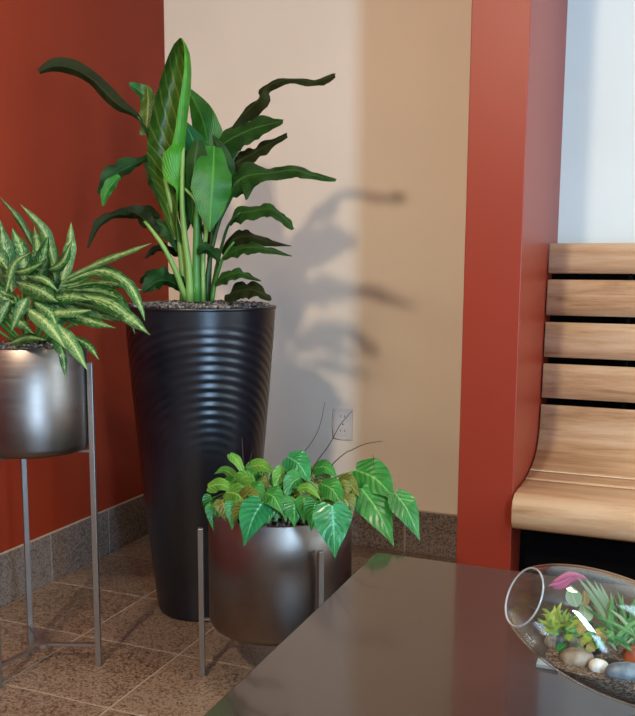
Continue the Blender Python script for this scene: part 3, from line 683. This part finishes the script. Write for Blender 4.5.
def glass_nodes(t):
    t.nodes.clear()
    o = t.nodes.new('ShaderNodeOutputMaterial'); tr = N(t, 'ShaderNodeBsdfTransparent'); tr.inputs[0].default_value = (.90, .92, .92, 1)
    g = N(t, 'ShaderNodeBsdfGlossy', Roughness=.03); g.inputs[0].default_value = (1, 1, 1, 1)
    lw = N(t, 'ShaderNodeLayerWeight'); lw.inputs[0].default_value = .5
    pw = N(t, 'ShaderNodeMath', operation='POWER'); L(t, lw.outputs['Facing'], pw.inputs[0]); pw.inputs[1].default_value = 4.5
    f = N(t, 'ShaderNodeMath', operation='MULTIPLY_ADD'); L(t, pw.outputs[0], f.inputs[0]); f.inputs[1].default_value = .9; f.inputs[2].default_value = .035
    ms = N(t, 'ShaderNodeMixShader')
    L(t, f.outputs[0], ms.inputs[0]); L(t, tr.outputs[0], ms.inputs[1]); L(t, g.outputs[0], ms.inputs[2]); L(t, ms.outputs[0], o.inputs[0])
gm = bpy.data.materials.new('clear_glass'); gm.use_nodes = True; glass_nodes(gm.node_tree)
terr = thing('glass_terrarium', 'clear egg-shaped glass terrarium with an open end on the dark table', 'terrarium', (GC.x, GC.y, TZ))
T1 = .865
bm, rings = ell(1.0, -1, T1); bm2, _ = ell(.965, -1, T1)
me_in = bpy.data.meshes.new('tmp'); bmesh.ops.reverse_faces(bm2, faces=bm2.faces); bm2.to_mesh(me_in); bm2.free()
bm.from_mesh(me_in)
o = obj('glass_shell', bm, gm, terr, True)
rb = math.sqrt(1 - T1 * T1) * gb * .985
bm = bmesh.new(); pts = [GC + GA * ga * T1 * .992 + (GS * math.cos(q) + GT * math.sin(q)) * rb for q in (2*PI*k/72 for k in range(73))]
tube(bm, pts, [.0012], 8)
M['glassrim'] = mat('thick_glass_rim', '#dfe8ee', .08, spec=.8)
M['glassrim'].node_tree.nodes['Principled BSDF'].inputs['Transmission Weight'].default_value = .7
obj('glass_rim', bm, M['glassrim'], terr, True)
SZ = GC.z - gb * .27
bm, rings = ell(.955, -1, .97, 36, 64)
bmesh.ops.holes_fill(bm, edges=[e for e in bm.edges if e.is_boundary])
r = bmesh.ops.bisect_plane(bm, geom=bm.verts[:] + bm.edges[:] + bm.faces[:], plane_co=(0, 0, SZ), plane_no=(0, 0, 1), clear_outer=True)
bmesh.ops.holes_fill(bm, edges=[e for e in bm.edges if e.is_boundary])
def terr_soil(t, b):
    v = N(t, 'ShaderNodeTexVoronoi', Scale=420); L(t, coords(t), v.inputs['Vector'])
    s = N(t, 'ShaderNodeSeparateColor'); L(t, v.outputs['Color'], s.inputs[0])
    L(t, ramp(t, s.outputs[0], [(.1, '#4a382c'), (.55, '#7d6552'), (.95, '#a8937e')]), b.inputs['Base Color'])
    bump(t, b, v.outputs['Distance'], .6, .003)
M['sand'] = mat('sandy_soil', '#8a705a', .9, nodes=terr_soil)
o = obj('soil', bm, M['sand'], terr); o['kind'] = 'stuff'
def inb(x, y, dD=0, z=None):
    """point inside the bowl on the pixel's ray; z given: on that level"""
    d = ray(x, y)
    if z is not None: return CAM + d * ((z - 1.0) / d.z)
    return CAM + d * (GD + dD)
def clampin(p, k=.93):
    q = p - GC; x = q.dot(GA) / ga; rr_ = (q - GA * q.dot(GA)).length / gb; m = math.hypot(x, rr_)
    return p if m < k else GC + q * (k / m)
# dark planting mound and moss
M['mound'] = mat('dark_planting_soil', '#241a14', .95)
# pebbles: things of their own
def stone_mat(name, c1, c2, sc=(60, 60, 60)):
    def f(t, b):
        mp = N(t, 'ShaderNodeMapping'); mp.inputs['Scale'].default_value = sc; L(t, coords(t), mp.inputs[0])
        n = N(t, 'ShaderNodeTexNoise', Scale=1, Detail=4); L(t, mp.outputs[0], n.inputs[0])
        L(t, ramp(t, n.outputs[0], [(.35, c1), (.65, c2)]), b.inputs['Base Color'])
    return mat(name, c1, .5, nodes=f)
def pebble(px, py, sx, sy, sz, m, label, seed, name='pebble'):
    c = clampin(inb(px, py, z=SZ + sz * .35), .80); k = GD / FPX
    bm = bmesh.new(); bmesh.ops.create_icosphere(bm, subdivisions=3, radius=1)
    for v in bm.verts:
        n = 1 + .16 * noise.noise(v.co * 1.3 + Vector((seed * 7, 0, 0))); v.co = Vector((v.co.x * sx * n, v.co.y * sy * n, v.co.z * sz * n))
    rot = Matrix.Rotation(.38, 3, 'Z'); bmesh.ops.rotate(bm, verts=bm.verts, matrix=rot)
    o = obj(name, bm, m, None, True); o.location = c
    tag(o, label, 'stone', 'stones in the glass terrarium'); return o
pebble(554, 642, .021, .012, .013, stone_mat('striped_grey_stone', '#5c5e60', '#a8a196', (300, 30, 30)), 'grey stone with pale upright stripes inside the terrarium, nearest its opening', 1)
pebble(577, 658, .020, .014, .014, stone_mat('tan_stone', '#7d6854', '#a89680'), 'rounded tan pebble in the terrarium, between the striped and the white one', 2)
pebble(599, 667, .012, .009, .010, stone_mat('white_stone', '#d8d2c8', '#f0ece4'), 'small bright white pebble inside the terrarium', 3)
pebble(628, 676, .026, .012, .012, stone_mat('bluegrey_stone', '#5b646d', '#8f979d'), 'long blue-grey stone inside the terrarium at the frame edge', 4)
pebble(632, 655, .011, .010, .014, stone_mat('rust_stone', '#a0421f', '#c05a2c'), 'rust-orange stone chip inside the terrarium under the spiky green plant', 5)
for i, (x, y, a, m, lab) in enumerate(((612, 664, .008, 'soil', 'dark bark chip beside the white pebble inside the terrarium'), (560, 654, .007, 'sand', 'little sandy pebble below the striped grey stone inside the terrarium'), (592, 650, .009, 'soil', 'dark lump of bark behind the tan pebble inside the terrarium'))):
    pebble(x, y, a * 1.3, a, a * .8, M[m], lab, 20 + i)
# terrarium plants (rooted: parts)
def small_leaf(pts, w, m, label=None, roll=15, name='leaf', fold=.2, n=10, sd=0, shape='lance'):
    P = [clampin(p) for p in pts]
    return leaf(terr, P, [w], m, roll, fold, n=n, nc=4, shape=shape, wave=.05, name=name, label=label, seed=sd)
M['t_pink'] = leafmat('pink_bract', '#a03060', '#d05a84', '#e8a0b0', vamt=.1)
M['t_pale'] = leafmat('pale_air_plant', '#8ea878', '#b0c498', '#d0dcb8', vamt=.1)
M['t_lime'] = leafmat('yellow_green_moss', '#7c9028', '#a8b440', '#c8cc60', vamt=.1)
M['t_amber'] = leafmat('amber_leaf', '#9a8040', '#b8a058', '#d0c080', vamt=.2)
M['t_green'] = leafmat('spiky_green', '#4e9048', '#78b468', '#a8d090', vamt=.1)
dk = -.02
small_leaf([inb(586, 578, dk), inb(572, 577, dk), inb(560, 583, dk), inb(548, 586, dk)], .011, M['t_pink'], 'pink flower bract', 10, 'flower', .5)
small_leaf([inb(582, 575, dk), inb(570, 573, dk), inb(560, 577, dk), inb(552, 582, dk)], .007, M['t_pink'], None, -30, 'flower', .5)
small_leaf([inb(588, 580, dk), inb(574, 580, dk), inb(562, 588, dk), inb(552, 588, dk)], .009, M['t_pink'], None, 40, 'flower', .4)
for i, (a, b) in enumerate((((609, 622), (574, 573)), ((611, 618), (582, 574)), ((608, 624), (585, 592)), ((612, 618), (600, 583)), ((610, 620), (594, 580)), ((612, 622), (611, 592)))):
    A, Bq = inb(*a, dk), inb(*b, dk); small_leaf([A, (A + Bq) / 2 + Vector((0, 0, .003)), Bq], .0055, M['t_pale'], None, 20, 'air_plant_blade')
small_leaf([inb(577, 607, dk), inb(573, 596, dk), inb(570, 585, dk)], .020, M['t_pale'], 'round pale leaf', 10)
small_leaf([inb(582, 622, dk), inb(585, 612, dk), inb(581, 602, dk)], .019, M['t_pale'], None, 10)
small_leaf([inb(582, 606, dk), inb(585, 598, dk), inb(584, 590, dk)], .012, M['t_amber'], None, 20)
rnd = random.Random(5)
for i in range(70):
    bx, by = rnd.gauss(558, 7), rnd.gauss(626, 4); a = rnd.uniform(-2.9, -.25); ln = rnd.uniform(9, 20)
    q = rnd.uniform(-.03, .02)
    small_leaf([inb(bx, by, q), inb(bx + math.cos(a) * ln * .5, by + math.sin(a) * ln * .5, q), inb(bx + math.cos(a) * ln, by + math.sin(a) * ln * .85, q + .005)], .0045, M['t_lime' if i % 3 else 't_green'], None, rnd.uniform(-40, 40), 'moss_frond', n=6, sd=i)
for i in range(34):
    bx, by = rnd.uniform(564, 612), rnd.uniform(624, 646); a = rnd.uniform(0, 2 * PI); ln = rnd.uniform(8, 14); q = rnd.uniform(-.035, 0)
    small_leaf([inb(bx, by, q), inb(bx + math.cos(a) * ln * .5, by + math.sin(a) * ln * .4, q), inb(bx + math.cos(a) * ln, by + math.sin(a) * ln * .7, q)], .0125, M[('t_amber', 't_lime', 't_green', 'h_green')[i % 4]], None, rnd.uniform(-30, 30), 'leaf', n=8, sd=i)
for i in range(70):
    bx, by = rnd.uniform(606, 648), rnd.uniform(630, 652); a = rnd.uniform(-2.8, -.3); ln = rnd.uniform(22, 50); q = rnd.uniform(-.035, .02)
    m1 = inb(bx + math.cos(a) * ln * .5, by + math.sin(a) * ln * .6, q); small_leaf([inb(bx, by, q), m1, inb(bx + math.cos(a) * ln, by + math.sin(a) * ln, q)], .0045, M[('t_green', 'h_green', 't_pale')[i % 3]], None, rnd.uniform(-40, 40), 'air_plant_blade', n=8, sd=i)
# pale pad the bowl leans on
pc = CAM + ray(548, 664) * ((TZ + .003 - 1) / ray(548, 664).z)
o = bxo('coaster', (0, 0, 0), (.030, .022, .006), mat('pale_blue_felt', '#7d8c94', .6), None, bev=.001); o.location = pc
tag(o, 'small pale grey-blue pad on the dark table under the glass bowl', 'pad')
